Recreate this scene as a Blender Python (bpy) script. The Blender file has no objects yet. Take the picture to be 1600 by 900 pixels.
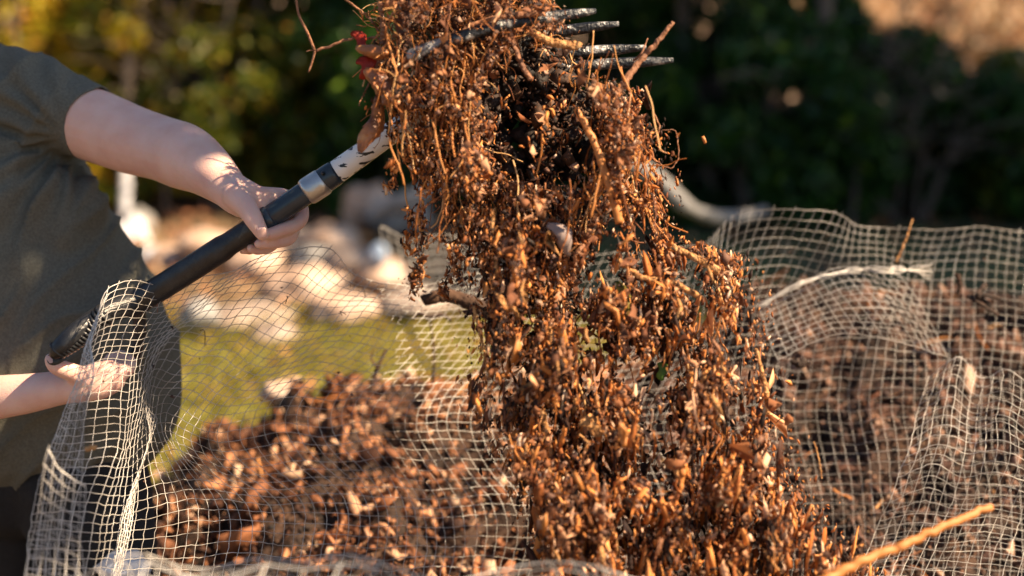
import bpy, math, random
import numpy as np
from mathutils import Vector, noise
R = math.radians
rng = np.random.default_rng(7); random.seed(7)
sc = bpy.context.scene
COL = sc.collection

# ---------------- camera ----------------
PITCH = R(13.3); CAMZ = 1.5; FPX = 2222.0
cam = bpy.data.cameras.new('camera'); camo = bpy.data.objects.new('camera', cam); COL.objects.link(camo)
camo.location = (0, 0, CAMZ); camo.rotation_euler = (R(90) - PITCH, 0, 0)
cam.lens = 50; cam.sensor_width = 36; cam.clip_end = 400; cam.clip_start = .05
cam.dof.use_dof = True; cam.dof.focus_distance = 2.2; cam.dof.aperture_fstop = 1.45; cam.dof.aperture_blades = 0
sc.camera = camo
# ---------------- light ----------------
SUN = Vector((.56, -.15, .60)).normalized()          # direction towards the sun
w = bpy.data.worlds.new('World'); sc.world = w; w.use_nodes = True
nt = w.node_tree; bg = nt.nodes['Background']; sky = nt.nodes.new('ShaderNodeTexSky'); sky.sky_type = 'NISHITA'
sky.sun_disc = False; sky.sun_elevation = math.asin(SUN.z); sky.sun_rotation = math.atan2(SUN.x, SUN.y)
nt.links.new(sky.outputs[0], bg.inputs[0]); bg.inputs[1].default_value = .05
sl = bpy.data.lights.new('sun', 'SUN'); sl.energy = 5; sl.angle = R(.5); sl.color = (1, .76, .50)
so = bpy.data.objects.new('sun', sl); COL.objects.link(so); so.rotation_euler = SUN.to_track_quat('Z', 'Y').to_euler()
sc.view_settings.view_transform = 'Standard'; sc.view_settings.look = 'None'; sc.view_settings.exposure = 1.5; sc.view_settings.gamma = 1
sc.cycles.use_denoising = True; sc.cycles.max_bounces = 8; sc.cycles.transparent_max_bounces = 8

# ---------------- helpers ----------------
cp, sp = math.cos(PITCH), math.sin(PITCH)
def P(px, py, d):
    """point in the world seen at photo pixel px,py at d metres along the view"""
    x = (px - 800) / FPX * d; u = (450 - py) / FPX * d
    return np.array([x, d * cp + u * sp, CAMZ - d * sp + u * cp])
VIEW = np.array([0, cp, -sp])
def smooth(pts, n):
    """Catmull-Rom through pts (k,m), n points spread along the chord length"""
    p = np.asarray(pts, float); k = len(p)
    if k < 3:
        t = np.linspace(0, 1, n)[:, None]; return p[0] * (1 - t) + p[-1] * t
    q = np.vstack([2 * p[0] - p[1], p, 2 * p[-1] - p[-2]])
    L = np.r_[0, np.cumsum(np.linalg.norm(np.diff(p[:, :3], axis=0), axis=1) + 1e-9)]
    s = np.linspace(0, L[-1], n); i = np.clip(np.searchsorted(L, s, side='right') - 1, 0, k - 2)
    t = ((s - L[i]) / (L[i + 1] - L[i]))[:, None]
    a, b, c, d = q[i], q[i + 1], q[i + 2], q[i + 3]
    return .5 * (2 * b + (c - a) * t + (2 * a - 5 * b + 4 * c - d) * t ** 2 + (3 * b - a - 3 * c + d) * t ** 3)
def tag(o, label=None, cat=None, group=None, kind=None):
    for k, v in (('label', label), ('category', cat), ('group', group), ('kind', kind)):
        if v: o[k] = v
    return o
def mesh(name, V, Fs, mat, parent=None, shade=False):
    me = bpy.data.meshes.new(name); V = np.asarray(V, np.float32).reshape(-1, 3)
    if isinstance(Fs, np.ndarray): Fs = [Fs]
    Fs = [np.asarray(f, np.int32) for f in Fs if len(f)]
    me.vertices.add(len(V)); me.vertices.foreach_set('co', V.ravel())
    li = np.concatenate([f.ravel() for f in Fs]); cnt = np.concatenate([np.full(len(f), f.shape[1]) for f in Fs])
    me.loops.add(len(li)); me.loops.foreach_set('vertex_index', li)
    me.polygons.add(len(cnt)); me.polygons.foreach_set('loop_start', np.r_[0, np.cumsum(cnt)[:-1]].astype(np.int32))
    me.update(calc_edges=True); me.validate()
    if shade: me.polygons.foreach_set('use_smooth', np.ones(len(cnt), bool))
    me.materials.append(mat); o = bpy.data.objects.new(name, me); COL.objects.link(o)
    if parent is not None: o.parent = parent
    return o
def empty(name, loc=(0, 0, 0)):
    o = bpy.data.objects.new(name, None); COL.objects.link(o); o.location = loc; o.empty_display_size = .05; return o
class MB:
    def __init__(s): s.V = []; s.Q = []; s.T = []; s.n = 0
    def add(s, V, Q=None, T=None):
        V = np.asarray(V, float).reshape(-1, 3); s.V.append(V)
        if Q is not None and len(Q): s.Q.append(np.asarray(Q) + s.n)
        if T is not None and len(T): s.T.append(np.asarray(T) + s.n)
        s.n += len(V)
    def tube(s, pts, r, sides=6, cap=True, flat=1.0, ref=None):
        p = np.asarray(pts, float); n = len(p); r = np.broadcast_to(np.asarray(r, float), (n,))
        t = np.gradient(p, axis=0); t /= np.linalg.norm(t, axis=1)[:, None] + 1e-9
        ref = VIEW if ref is None else np.asarray(ref, float)
        a = np.cross(t, ref); ln = np.linalg.norm(a, axis=1)
        bad = ln < .15
        if bad.any(): a[bad] = np.cross(t[bad], [.3, .1, 1.])
        a /= np.linalg.norm(a, axis=1)[:, None] + 1e-9; b = np.cross(t, a)
        th = np.arange(sides) / sides * 2 * math.pi
        V = p[:, None] + r[:, None, None] * (np.cos(th)[None, :, None] * a[:, None] + flat * np.sin(th)[None, :, None] * b[:, None])
        i = np.arange(n - 1)[:, None] * sides; j = np.arange(sides)[None]; k = (j + 1) % sides
        Q = np.stack([i + j, i + k, i + sides + k, i + sides + j], -1).reshape(-1, 4)
        V = V.reshape(-1, 3); T = []
        if cap:
            V = np.vstack([V, p[0], p[-1]]); c0, c1 = n * sides, n * sides + 1; e = (n - 1) * sides
            T = [(c0, (q + 1) % sides, q) for q in range(sides)] + [(c1, e + q, e + (q + 1) % sides) for q in range(sides)]
        s.add(V, Q, T); return s
    def limb(s, pts, r, sides=24, n=30, flat=1.0, ref=None):
        """round-ended smooth tube; pts in the world, r radius per point, flat per point allowed"""
        fl = np.broadcast_to(np.asarray(flat, float), (len(pts),))
        A = np.hstack([np.asarray(pts, float), np.asarray(r, float)[:, None], fl[:, None]]); q = smooth(A, n)
        h0, h1 = q[0], q[-1]; d0 = q[0, :3] - q[1, :3]; d0 /= np.linalg.norm(d0); d1 = q[-1, :3] - q[-2, :3]; d1 /= np.linalg.norm(d1)
        pre = []; post = []
        for a in (80, 60, 40, 20):
            pre.append(np.r_[h0[:3] + d0 * h0[3] * math.sin(R(a)) * min(1, h0[4]), h0[3] * math.cos(R(a)), h0[4]])
        for a in (20, 40, 60, 80):
            post.append(np.r_[h1[:3] + d1 * h1[3] * math.sin(R(a)) * min(1, h1[4]), h1[3] * math.cos(R(a)), h1[4]])
        q = np.vstack([pre, q, post]); p = q[:, :3]; N = len(p)
        t = np.gradient(p, axis=0); t /= np.linalg.norm(t, axis=1)[:, None] + 1e-9
        ref = VIEW if ref is None else np.asarray(ref, float)
        a = np.cross(t, ref); ln = np.linalg.norm(a, axis=1); a[ln < .2] = np.cross(t[ln < .2], [1., 0, .2])
        a /= np.linalg.norm(a, axis=1)[:, None]; b = np.cross(t, a); th = np.arange(sides) / sides * 2 * math.pi
        V = p[:, None] + q[:, 3][:, None, None] * (np.cos(th)[None, :, None] * a[:, None] + (q[:, 4][:, None] * np.sin(th)[None])[:, :, None] * b[:, None])
        i = np.arange(N - 1)[:, None] * sides; j = np.arange(sides)[None]; k = (j + 1) % sides
        Q = np.stack([i + j, i + k, i + sides + k, i + sides + j], -1).reshape(-1, 4); e = (N - 1) * sides
        V = np.vstack([V.reshape(-1, 3), p[0], p[-1]]); c0, c1 = N * sides, N * sides + 1
        T = [(c0, (z + 1) % sides, z) for z in range(sides)] + [(c1, e + z, e + (z + 1) % sides) for z in range(sides)]
        s.add(V, Q, T); return s
    def build(s, name, mat, parent=None, shade=False):
        F = []
        if s.Q: F.append(np.concatenate(s.Q))
        if s.T: F.append(np.concatenate(s.T))
        return mesh(name, np.concatenate(s.V), F, mat, parent, shade)
def remesh(o, vox, it=6, fac=.5):
    m = o.modifiers.new('r', 'REMESH'); m.mode = 'VOXEL'; m.voxel_size = vox; m.use_smooth_shade = True
    m = o.modifiers.new('s', 'SMOOTH'); m.iterations = it; m.factor = fac
    dg = bpy.context.evaluated_depsgraph_get(); me = bpy.data.meshes.new_from_object(o.evaluated_get(dg))
    old = o.data; o.modifiers.clear(); mt = old.materials[0]; o.data = me; me.materials.clear(); me.materials.append(mt)
    me.polygons.foreach_set('use_smooth', np.ones(len(me.polygons), bool)); bpy.data.meshes.remove(old); return o
def displace(o, fn):
    me = o.data; n = len(me.vertices); V = np.empty(n * 3, np.float32); me.vertices.foreach_get('co', V); V = V.reshape(-1, 3)
    N = np.empty(n * 3, np.float32); me.vertex_normals.foreach_get('vector', N) if hasattr(me, 'vertex_normals') else None; N = N.reshape(-1, 3)
    V = V + N * fn(V, N)[:, None]; me.vertices.foreach_set('co', V.astype(np.float32).ravel()); me.update()
def nz(p, s, o=0.): return noise.noise(Vector((p[0] * s + o, p[1] * s + o, p[2] * s - o)))
def proj(V):
    """photo pixel of world points"""
    V = np.asarray(V); y = V[:, 1]; z = V[:, 2] - CAMZ
    d = y * cp - z * sp; u = y * sp + z * cp
    return 800 + V[:, 0] / d * FPX, 450 - u / d * FPX, d

# ---------------- materials ----------------
def mat(name, base=(.5, .5, .5), rough=.6, metal=0., spec=.5):
    m = bpy.data.materials.new(name); m.use_nodes = True; b = m.node_tree.nodes['Principled BSDF']
    b.inputs['Base Color'].default_value = (*base, 1); b.inputs['Roughness'].default_value = rough
    b.inputs['Metallic'].default_value = metal; b.inputs['Specular IOR Level'].default_value = spec
    return m
def ramp(m, stops, src='island', scale=5., detail=4., rough=None, bump=0., bscale=60., interp='LINEAR', stretch=None):
    t = m.node_tree; n = t.nodes; b = n['Principled BSDF']; r = n.new('ShaderNodeValToRGB'); r.color_ramp.interpolation = interp
    e = r.color_ramp.elements
    while len(e) < len(stops): e.new(.5)
    for el, (p, c) in zip(e, stops): el.position = p; el.color = (*c, 1)
    tc = n.new('ShaderNodeTexCoord'); vec = tc.outputs['Object']
    if stretch:
        mp = n.new('ShaderNodeMapping'); mp.inputs['Scale'].default_value = stretch; t.links.new(vec, mp.inputs[0]); vec = mp.outputs[0]
    if src == 'island': s = n.new('ShaderNodeNewGeometry').outputs['Random Per Island']
    else:
        q = n.new('ShaderNodeTexNoise'); q.inputs['Scale'].default_value = scale; q.inputs['Detail'].default_value = detail
        t.links.new(vec, q.inputs['Vector']); s = q.outputs['Fac']
    t.links.new(s, r.inputs[0]); t.links.new(r.outputs[0], b.inputs['Base Color'])
    if bump:
        q = n.new('ShaderNodeTexNoise'); q.inputs['Scale'].default_value = bscale; q.inputs['Detail'].default_value = 5; t.links.new(vec, q.inputs['Vector'])
        bp = n.new('ShaderNodeBump'); bp.inputs['Strength'].default_value = bump; bp.inputs['Distance'].default_value = .01
        t.links.new(q.outputs['Fac'], bp.inputs['Height']); t.links.new(bp.outputs[0], b.inputs['Normal'])
    return m, r
def leafmat(name, stops, trans=.45, rough=.45):
    m = mat(name, rough=rough); _, r = ramp(m, stops); t = m.node_tree; n = t.nodes
    tr = n.new('ShaderNodeBsdfTranslucent'); mx = n.new('ShaderNodeMixShader'); mx.inputs[0].default_value = trans
    t.links.new(r.outputs[0], tr.inputs[0]); t.links.new(n['Principled BSDF'].outputs[0], mx.inputs[1]); t.links.new(tr.outputs[0], mx.inputs[2])
    t.links.new(mx.outputs[0], n['Material Output'].inputs[0]); return m

M_chip = leafmat('bark_chips', [(0, (.010, .005, .004)), (.24, (.04, .016, .010)), (.42, (.22, .065, .018)), (.60, (.56, .18, .036)), (.82, (.80, .35, .10)), (.94, (.80, .50, .32)), (1, (.85, .68, .52))], .18, .75)
M_crumb = leafmat('brown_crumbs', [(0, (.015, .008, .006)), (.4, (.07, .032, .022)), (.8, (.22, .11, .07)), (1, (.44, .27, .19))], .05, .85)
M_flake = leafmat('torn_leaf', [(0, (.05, .02, .012)), (.4, (.20, .075, .035)), (.75, (.42, .17, .07)), (1, (.66, .40, .24))], .3, .8)
M_soil = ramp(mat('shade_dark_soil', rough=.75), [(0, (.006, .004, .003)), (.6, (.03, .015, .009)), (1, (.10, .045, .02))], bump=.5, bscale=90)[0]  # near-black soil; its colour also carries shade inside the stream
M_root = leafmat('dry_roots', [(0, (.12, .035, .012)), (.4, (.44, .15, .035)), (.8, (.70, .31, .09)), (1, (.80, .52, .24))], .15, .55)
M_heap = ramp(mat('compost_base', rough=.9), [(.3, (.012, .007, .005)), (.55, (.05, .025, .015)), (.8, (.13, .065, .035))], 'noise', 14, bump=1, bscale=40)[0]
M_heapchip = leafmat('heap_litter', [(0, (.03, .012, .008)), (.3, (.13, .05, .025)), (.6, (.36, .14, .06)), (.85, (.55, .26, .13)), (1, (.72, .50, .34))], .2, .8)
M_heapdull = leafmat('heap_litter_dull', [(0, (.02, .010, .008)), (.45, (.075, .036, .026)), (.8, (.19, .092, .062)), (.95, (.36, .20, .13)), (1, (.50, .34, .24))], .15, .8)
M_wire = ramp(mat('galvanised_wire', rough=.42, metal=.25), [(.3, (.22, .20, .18)), (.5, (.52, .49, .45)), (.75, (.74, .72, .68))], 'noise', 9)[0]
M_skin = mat('skin', (.62, .37, .29), .5); bs = M_skin.node_tree.nodes['Principled BSDF']
ramp(M_skin, [(.25, (.66, .38, .31)), (.5, (.72, .46, .385)), (.75, (.77, .52, .45))], 'noise', 22, 4, bump=.16, bscale=420)
bs.inputs['Subsurface Weight'].default_value = .35; bs.inputs['Subsurface Radius'].default_value = (.02, .006, .003); bs.inputs['Subsurface Scale'].default_value = .5
M_nail = mat('nail', (.75, .48, .42), .25)
M_shirt = ramp(mat('shirt_cotton', rough=.9, spec=.2), [(.3, (.088, .087, .070)), (.7, (.135, .132, .108))], 'noise', 260, bump=.25, bscale=420)[0]
M_jean = ramp(mat('black_denim', rough=.85), [(.3, (.004, .004, .005)), (.7, (.010, .010, .012))], 'noise', 120, bump=.3, bscale=300)[0]
M_hair = mat('hair', (.06, .03, .015), .5)
M_black = ramp(mat('black_rubber_grip', rough=.38), [(.3, (.010, .011, .013)), (.7, (.022, .024, .028))], 'noise', 60, bump=.15, bscale=200)[0]
M_dark = ramp(mat('slate_plastic', rough=.22), [(.3, (.018, .028, .038)), (.7, (.032, .046, .060))], 'noise', 40, bump=.05, bscale=300)[0]
M_collar = ramp(mat('brushed_steel', rough=.34, metal=.85), [(.3, (.42, .42, .42)), (.7, (.58, .57, .55))], 'noise', 30, bump=.1, bscale=300)[0]
# worn white paint over dark metal
M_pipe = mat('worn_white_paint', rough=.28)
_, rr = ramp(M_pipe, [(0, (.012, .013, .015)), (.41, (.014, .015, .017)), (.43, (.80, .78, .74)), (1, (.86, .84, .80))], 'noise', 75, 10, bump=.1, bscale=200, stretch=(.55, 1, 1.5))
M_tine = ramp(mat('worn_tine_paint', rough=.3, metal=.3), [(.40, (.014, .016, .02)), (.53, (.03, .034, .04)), (.60, (.30, .29, .28)), (.8, (.6, .58, .55))], 'noise', 42, 10, bump=.5, bscale=160)[0]
M_rock = ramp(mat('pale_stone', rough=.85), [(.3, (.26, .16, .11)), (.5, (.44, .31, .23)), (.7, (.62, .50, .42))], 'noise', 7, bump=.6, bscale=25)[0]
M_rockd = ramp(mat('grey_stone', rough=.85), [(.3, (.16, .12, .10)), (.5, (.30, .23, .19)), (.7, (.42, .35, .30))], 'noise', 7, bump=.6, bscale=25)[0]
M_bark = ramp(mat('tree_bark', rough=.9), [(.3, (.04, .03, .024)), (.7, (.14, .11, .09))], 'noise', 14, bump=.8, bscale=30, stretch=(1, 1, .3))[0]
M_bleach = ramp(mat('bleached_wood', rough=.75), [(.3, (.14, .14, .14)), (.7, (.32, .31, .30))], 'noise', 12, bump=.5, bscale=30)[0]
M_bag = ramp(mat('white_woven_sack', rough=.5), [(.3, (.55, .56, .60)), (.7, (.78, .78, .80))], 'noise', 9, bump=.5, bscale=30)[0]
M_blue = mat('blue_grey_plastic', (.32, .42, .58), .3)
M_ground = ramp(mat('leafy_soil', rough=.95), [(.3, (.06, .04, .02)), (.5, (.15, .10, .05)), (.7, (.30, .20, .11))], 'noise', 3, 8, bump=.6, bscale=12)[0]
M_far = ramp(mat('dry_slope', rough=.95), [(.3, (.16, .10, .06)), (.5, (.36, .24, .16)), (.7, (.55, .40, .29))], 'noise', .9, 8, bump=.6, bscale=3)[0]
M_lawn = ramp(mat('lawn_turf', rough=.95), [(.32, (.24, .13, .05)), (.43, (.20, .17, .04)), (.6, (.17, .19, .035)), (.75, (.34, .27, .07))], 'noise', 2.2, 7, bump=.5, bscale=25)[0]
M_lawnd = ramp(mat('shaded_lawn_turf', rough=.95), [(.32, (.06, .045, .02)), (.5, (.04, .06, .015)), (.75, (.06, .09, .02))], 'noise', 2.2, 7, bump=.5, bscale=25)[0]  # shade on the right lawn is put into these darker turf colours
M_grass = leafmat('grass_blades', [(0, (.08, .10, .015)), (.35, (.22, .22, .03)), (.65, (.42, .36, .07)), (1, (.52, .32, .12))], .5, .5)
M_lyel = leafmat('yellow_leaves', [(0, (.05, .06, .01)), (.35, (.16, .15, .02)), (.7, (.34, .27, .03)), (.93, (.5, .36, .05)), (1, (.42, .16, .03))], .5)
M_lolive = leafmat('olive_leaves', [(0, (.03, .05, .005)), (.5, (.09, .13, .012)), (.85, (.22, .22, .02)), (1, (.45, .22, .03))], .5)
M_lgreen = leafmat('dark_green_leaves', [(0, (.006, .022, .003)), (.6, (.016, .065, .008)), (.93, (.045, .13, .012)), (1, (.18, .28, .02))], .35)  # greens darkened so the leaf colour carries part of the hedge's shade
M_lfar = leafmat('tan_leaves', [(0, (.30, .22, .11)), (.5, (.52, .38, .22)), (.85, (.68, .48, .32)), (1, (.7, .28, .12))], .4)
M_lgold = leafmat('sunlit_gold_leaves', [(0, (.12, .11, .01)), (.35, (.46, .40, .02)), (.7, (.78, .60, .05)), (.93, (.85, .56, .07)), (1, (.55, .22, .04))], .55)  # sunlit glow of the left hedge is put into the leaf colour
M_redleaf = leafmat('red_leaf', [(0, (.42, .03, .015)), (1, (.5, .05, .02))], .5)
M_brleaf = ramp(mat('brown_leaf', rough=.4), [(.35, (.10, .03, .012)), (.6, (.36, .13, .04)), (.75, (.50, .26, .10))], 'noise', 30, bump=.5, bscale=70)[0]
M_tan = ramp(mat('pale_stalk', rough=.8), [(.3, (.22, .09, .03)), (.5, (.50, .24, .08)), (.75, (.68, .42, .20))], 'noise', 90, 6, bump=.9, bscale=200)[0]
M_twig = ramp(mat('brown_twig', rough=.7), [(.3, (.12, .05, .025)), (.6, (.30, .13, .06)), (.8, (.46, .26, .14))], 'noise', 40, bump=.7, bscale=120)[0]
M_gleaf = leafmat('green_leaf', [(0, (.12, .26, .03)), (1, (.16, .3, .04))], .5)

# ---------------- ground ----------------
def gridmesh(name, x0, x1, y0, y1, nx, ny, hf, m, power=1.):
    X = np.linspace(x0, x1, nx); Y = y0 + (y1 - y0) * np.linspace(0, 1, ny) ** power
    gx, gy = np.meshgrid(X, Y); Z = np.array([[hf(a, b) for a in X] for b in Y])
    V = np.stack([gx, gy, Z], -1).reshape(-1, 3); i = (np.arange(ny - 1)[:, None] * nx + np.arange(nx - 1)[None]).ravel()
    return mesh(name, V, np.stack([i, i + 1, i + nx + 1, i + nx], -1), m, None, True)
def gh(x, y):
    h = .03 * nz((x, y, 0), .7)
    if y > 11: h += .035 * (y - 11) + .3 * nz((x, y, 3), .12) * min(1, (y - 11) / 8)
    return h
g = gridmesh('ground', -80, 80, -12, 160, 160, 200, gh, M_ground, 2.2); tag(g, 'brown leafy soil all around the compost bin', kind='structure')
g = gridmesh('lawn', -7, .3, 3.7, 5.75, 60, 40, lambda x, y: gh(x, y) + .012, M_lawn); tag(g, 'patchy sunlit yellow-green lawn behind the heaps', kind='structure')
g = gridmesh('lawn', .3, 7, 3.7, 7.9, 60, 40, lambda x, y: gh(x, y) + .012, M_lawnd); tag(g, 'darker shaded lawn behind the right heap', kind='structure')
g = gridmesh('slope', -60, 60, 13.5, 150, 100, 90, lambda x, y: gh(x, y) + .01 + .02 * (y - 13.5), M_far, 1.6); tag(g, 'dry tan sunlit slope beyond the hedge', kind='structure')
def blades(n, x0, x1, y0, y1, L, wd):
    x = rng.uniform(x0, x1, n); y = rng.uniform(y0, y1, n); z = np.array([gh(a, b) + .005 for a, b in zip(x, y)])
    c = np.stack([x, y, z], -1); th = rng.uniform(0, 2 * math.pi, n); s = np.stack([np.cos(th), np.sin(th), 0 * th], -1) * wd
    l = (L * rng.uniform(.4, 1.2, n))[:, None]; lean = np.stack([rng.normal(0, .5, n), rng.normal(0, .5, n), np.ones(n)], -1)
    V = np.stack([c - s, c + s, c + lean * l * .55 + s * .7, c + lean * l * [1.3, 1.3, .9]], 1)
    return V.reshape(-1, 3), np.arange(4 * n).reshape(-1, 4)
V, F = blades(42000, -3, 3, 3.8, 5.9, .06, .003)
tag(mesh('grass', V, F, M_grass), 'short yellow-green grass growing on the lawn', 'grass', kind='stuff')

# ---------------- scattered chips ----------------
def chips(c, L, W, T, ax, bend=.25, seed=1):
    """slivers: 3 stations of 4 corners with torn ends"""
    r = np.random.default_rng(seed); n = len(c); ax = ax / np.linalg.norm(ax, axis=1)[:, None]
    q = r.normal(size=(n, 3)); a = np.cross(ax, q); a /= np.linalg.norm(a, axis=1)[:, None] + 1e-9; b = np.cross(ax, a)
    V = np.zeros((n, 12, 3)); bd = r.normal(0, bend, n)
    for k, s in enumerate((-.5, 0, .5)):
        wd = W * (r.uniform(.15, .9, n) if k != 1 else r.uniform(.8, 1.1, n)); tt = T * (r.uniform(.3, .9, n) if k != 1 else 1)
        off = a * (0 if k == 1 else 1) * (bd * L)[:, None] * .5 if k != 1 else 0
        cc = c + ax * (s * L)[:, None] + b * (bd * L * (0 if k == 1 else 1))[:, None]
        tw = r.normal(0, .35, n)
        aa = a * np.cos(tw)[:, None] + b * np.sin(tw)[:, None]; bb = np.cross(ax, aa)
        for m_, (i, j) in enumerate(((-1, -1), (1, -1), (1, 1), (-1, 1))):
            V[:, k * 4 + m_] = cc + aa * (i * wd * .5)[:, None] + bb * (j * tt * .5)[:, None] + (ax * (r.normal(0, .12, n) * L)[:, None] if k != 1 else 0)
    f = [(0, 3, 2, 1), (8, 9, 10, 11)]
    for k in (0, 4):
        for m_ in range(4): f.append((k + m_, k + (m_ + 1) % 4, k + 4 + (m_ + 1) % 4, k + 4 + m_))
    F = (np.array(f)[None] + (np.arange(n) * 12)[:, None, None]).reshape(-1, 4)
    return V.reshape(-1, 3), F
def crumbs(c, s, seed=1):
    r = np.random.default_rng(seed); n = len(c)
    o = np.array([(1, 0, 0), (-1, 0, 0), (0, 1, 0), (0, -1, 0), (0, 0, 1), (0, 0, -1)], float)
    V = c[:, None] + o[None] * s[:, None, None] * r.uniform(.4, 1.3, (n, 6, 1)) + r.normal(0, .25, (n, 6, 3)) * s[:, None, None]
    f = np.array([(0, 2, 4), (2, 1, 4), (1, 3, 4), (3, 0, 4), (2, 0, 5), (1, 2, 5), (3, 1, 5), (0, 3, 5)])
    return V.reshape(-1, 3), (f[None] + (np.arange(n) * 6)[:, None, None]).reshape(-1, 3)

# ---------------- compost heaps ----------------
def wig(p0, d, L, n=9, amp=.3, grav=0., r_=random):
    pts = [np.array(p0)]; d = np.array(d, float); d /= np.linalg.norm(d)
    for _ in range(n - 1):
        d = d + np.array([r_.gauss(0, amp), r_.gauss(0, amp), r_.gauss(0, amp) - grav]); d /= np.linalg.norm(d); pts.append(pts[-1] + d * L / (n - 1))
    return smooth(pts, n * 2)
def heap(name, hf, x0, x1, y0, y1, m, label, n, seed, lmed, flatw=1.):
    ob = gridmesh(name, x0, x1, y0, y1, 150, 130, hf, M_heap)
    r = np.random.default_rng(seed); x = r.uniform(x0 + .05, x1 - .05, n * 2); y = r.uniform(y0 + .02, y1 - .05, n * 2)
    z = np.array([hf(a, b) for a, b in zip(x, y)]); c = np.stack([x, y, z], -1)
    px, py, d = proj(c); k = (px > -80) & (px < 1680) & (z > .05); c = c[k][:n]; k = len(c)
    dk = np.array([noise.noise(Vector((p[0] * 6, p[1] * 6, seed))) + .6 * noise.noise(Vector((p[0] * 15, p[1] * 15, seed))) for p in c])
    call = c; c = c[(dk > -.12) | (r.uniform(0, 1, k) < .25)]; k = len(c)
    c[:, 2] += r.uniform(-.01, .02, k); L = lmed * np.exp(r.normal(0, .65, k)); W = L * r.uniform(.25, .8, k); T = L * r.uniform(.05, .22, k)
    ax = r.normal(size=(k, 3)); ax[:, 2] += .2
    V, F = chips(c, L, W, T, ax, .3, seed)
    k2 = np.where(dk < .0)[0]; k2 = r.choice(k2, 16000); V2, F2 = crumbs(call[k2] + r.normal(0, .01, (16000, 3)), r.uniform(.002, .009, 16000), seed)
    tw = MB(); random.seed(seed)
    for q in range(170):
        p = c[random.randrange(k)] + [0, 0, .008]; tw.tube(wig(p, (random.gauss(0, 1), random.gauss(0, 1), random.gauss(.1, .4)), random.uniform(.03, .12), 6, .2), random.uniform(.0008, .003), 5)
    to = tw.build('twigs', M_root, ob); to['kind'] = 'stuff'
    ch = mesh('litter', V, F, m, ob); mesh('soil_crumbs', V2, F2, M_soil, ob); ch['kind'] = 'stuff'
    tag(ob, label, 'compost heap', kind='stuff'); return ob
def lump(x, y, s): return .05 * nz((x, y, s), 3.5) + .085 * nz((x, y, s), 7.5) + .045 * nz((x, y, s), 17) + .012 * nz((x, y, s), 40)
def h_left(x, y):
    cx, cy = -.13, 3.05; e = math.exp(-abs((x - cx) / .79) ** 3.4 - (abs((y - cy) / (.95 if y < cy else .35))) ** 2.4)
    return .57 * e + lump(x, y, 1) * min(1, e * 3) - .02
def h_right(x, y):
    cx, cy = .88, 3.2; e = math.exp(-abs((x - cx) / .95) ** 3.2 - (abs((y - cy) / (1.15 if y < cy else .4))) ** 2.4)
    return .725 * e + lump(x, y, 5) * 1.0 * min(1, e * 3) - .02
heap('compost_heap', h_left, -1.25, .75, 1.6, 3.9, M_heapchip, 'orange-brown leafy compost heap behind the left half of the wire mesh', 52000, 3, .0105)
heap('compost_heap', h_right, -.25, 2.3, 1.7, 4.1, M_heapdull, 'darker crumbly compost heap behind the right half of the wire mesh', 60000, 4, .0095)

# ---------------- wire mesh ----------------
def wires(ctrl, cell=.0145, r=.00065, wrinkle=.006, seed=0, parent=None, name='mesh_panel', nu=None, nv=None, fray=True, m=M_wire, thin=1.):
    """ctrl: list of columns, each a list of (px,py,d) from rim downwards"""
    rr_ = np.random.default_rng(seed)
    W = [np.array([P(*p) for p in col]) for col in ctrl]
    k = max(len(c) for c in W); W = np.array([smooth(c, k) if len(c) != k else c for c in W])
    lu = np.linalg.norm(np.diff(W[:, :, :], axis=0), axis=2).sum(0).max(); lv = np.linalg.norm(np.diff(W, axis=1), axis=2).sum(1).max()
    nu = nu or int(lu / cell); nv = nv or int(lv / cell); SU, SV = 2, 2
    A = np.array([smooth(W[:, j], nu * SU + 1) for j in range(k)])           # (k, NU, 3)
    G = np.array([smooth(A[:, i], nv * SV + 1) for i in range(nu * SU + 1)])    # (NU, NV, 3)
    NU, NV = G.shape[:2]
    D = np.zeros_like(G)
    for i in range(NU):
        for j in range(NV):
            p = Vector(G[i, j])
            a = noise.noise(p * 6 + Vector((seed * 3.1, 0, 0))); b = noise.noise(p * 17 + Vector((0, seed * 1.7, 5)))
            D[i, j] = np.array([noise.noise(p * 9 + Vector((9, seed, 0))) * .5, a + .45 * b, noise.noise(p * 11 + Vector((seed, 4, 0))) * .5]) * wrinkle * 2
    G = G + D
    mb = MB(); ns = 4
    for i in range(0, NU, SU):
        p = G[i].copy(); p += rr_.normal(0, .0005, p.shape); p[:, 1] += (np.arange(NV) // SV % 2 * 2 - 1) * r * (1 if (i // SU) % 2 else -1)
        if fray: p[0] += (p[0] - p[1]) * rr_.uniform(0, .8)
        mb.tube(p, r * rr_.uniform(.85, 1.15) * (1 + (thin - 1) * i / NU), ns, False)
    for j in range(0, NV, SV):
        p = G[:, j].copy(); p += rr_.normal(0, .0005, p.shape); mb.tube(p, r * rr_.uniform(.85, 1.15) * (1.5 if j == 0 else 1) * np.linspace(1, thin, NU), ns, False)
    o = mb.build(name, m, parent); o.location = -parent.location; return o
binr = empty('wire_mesh_bin', (0, 2.2, 0)); tag(binr, 'sagging ring of galvanised square wire mesh around the falling compost', 'compost bin')
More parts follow.
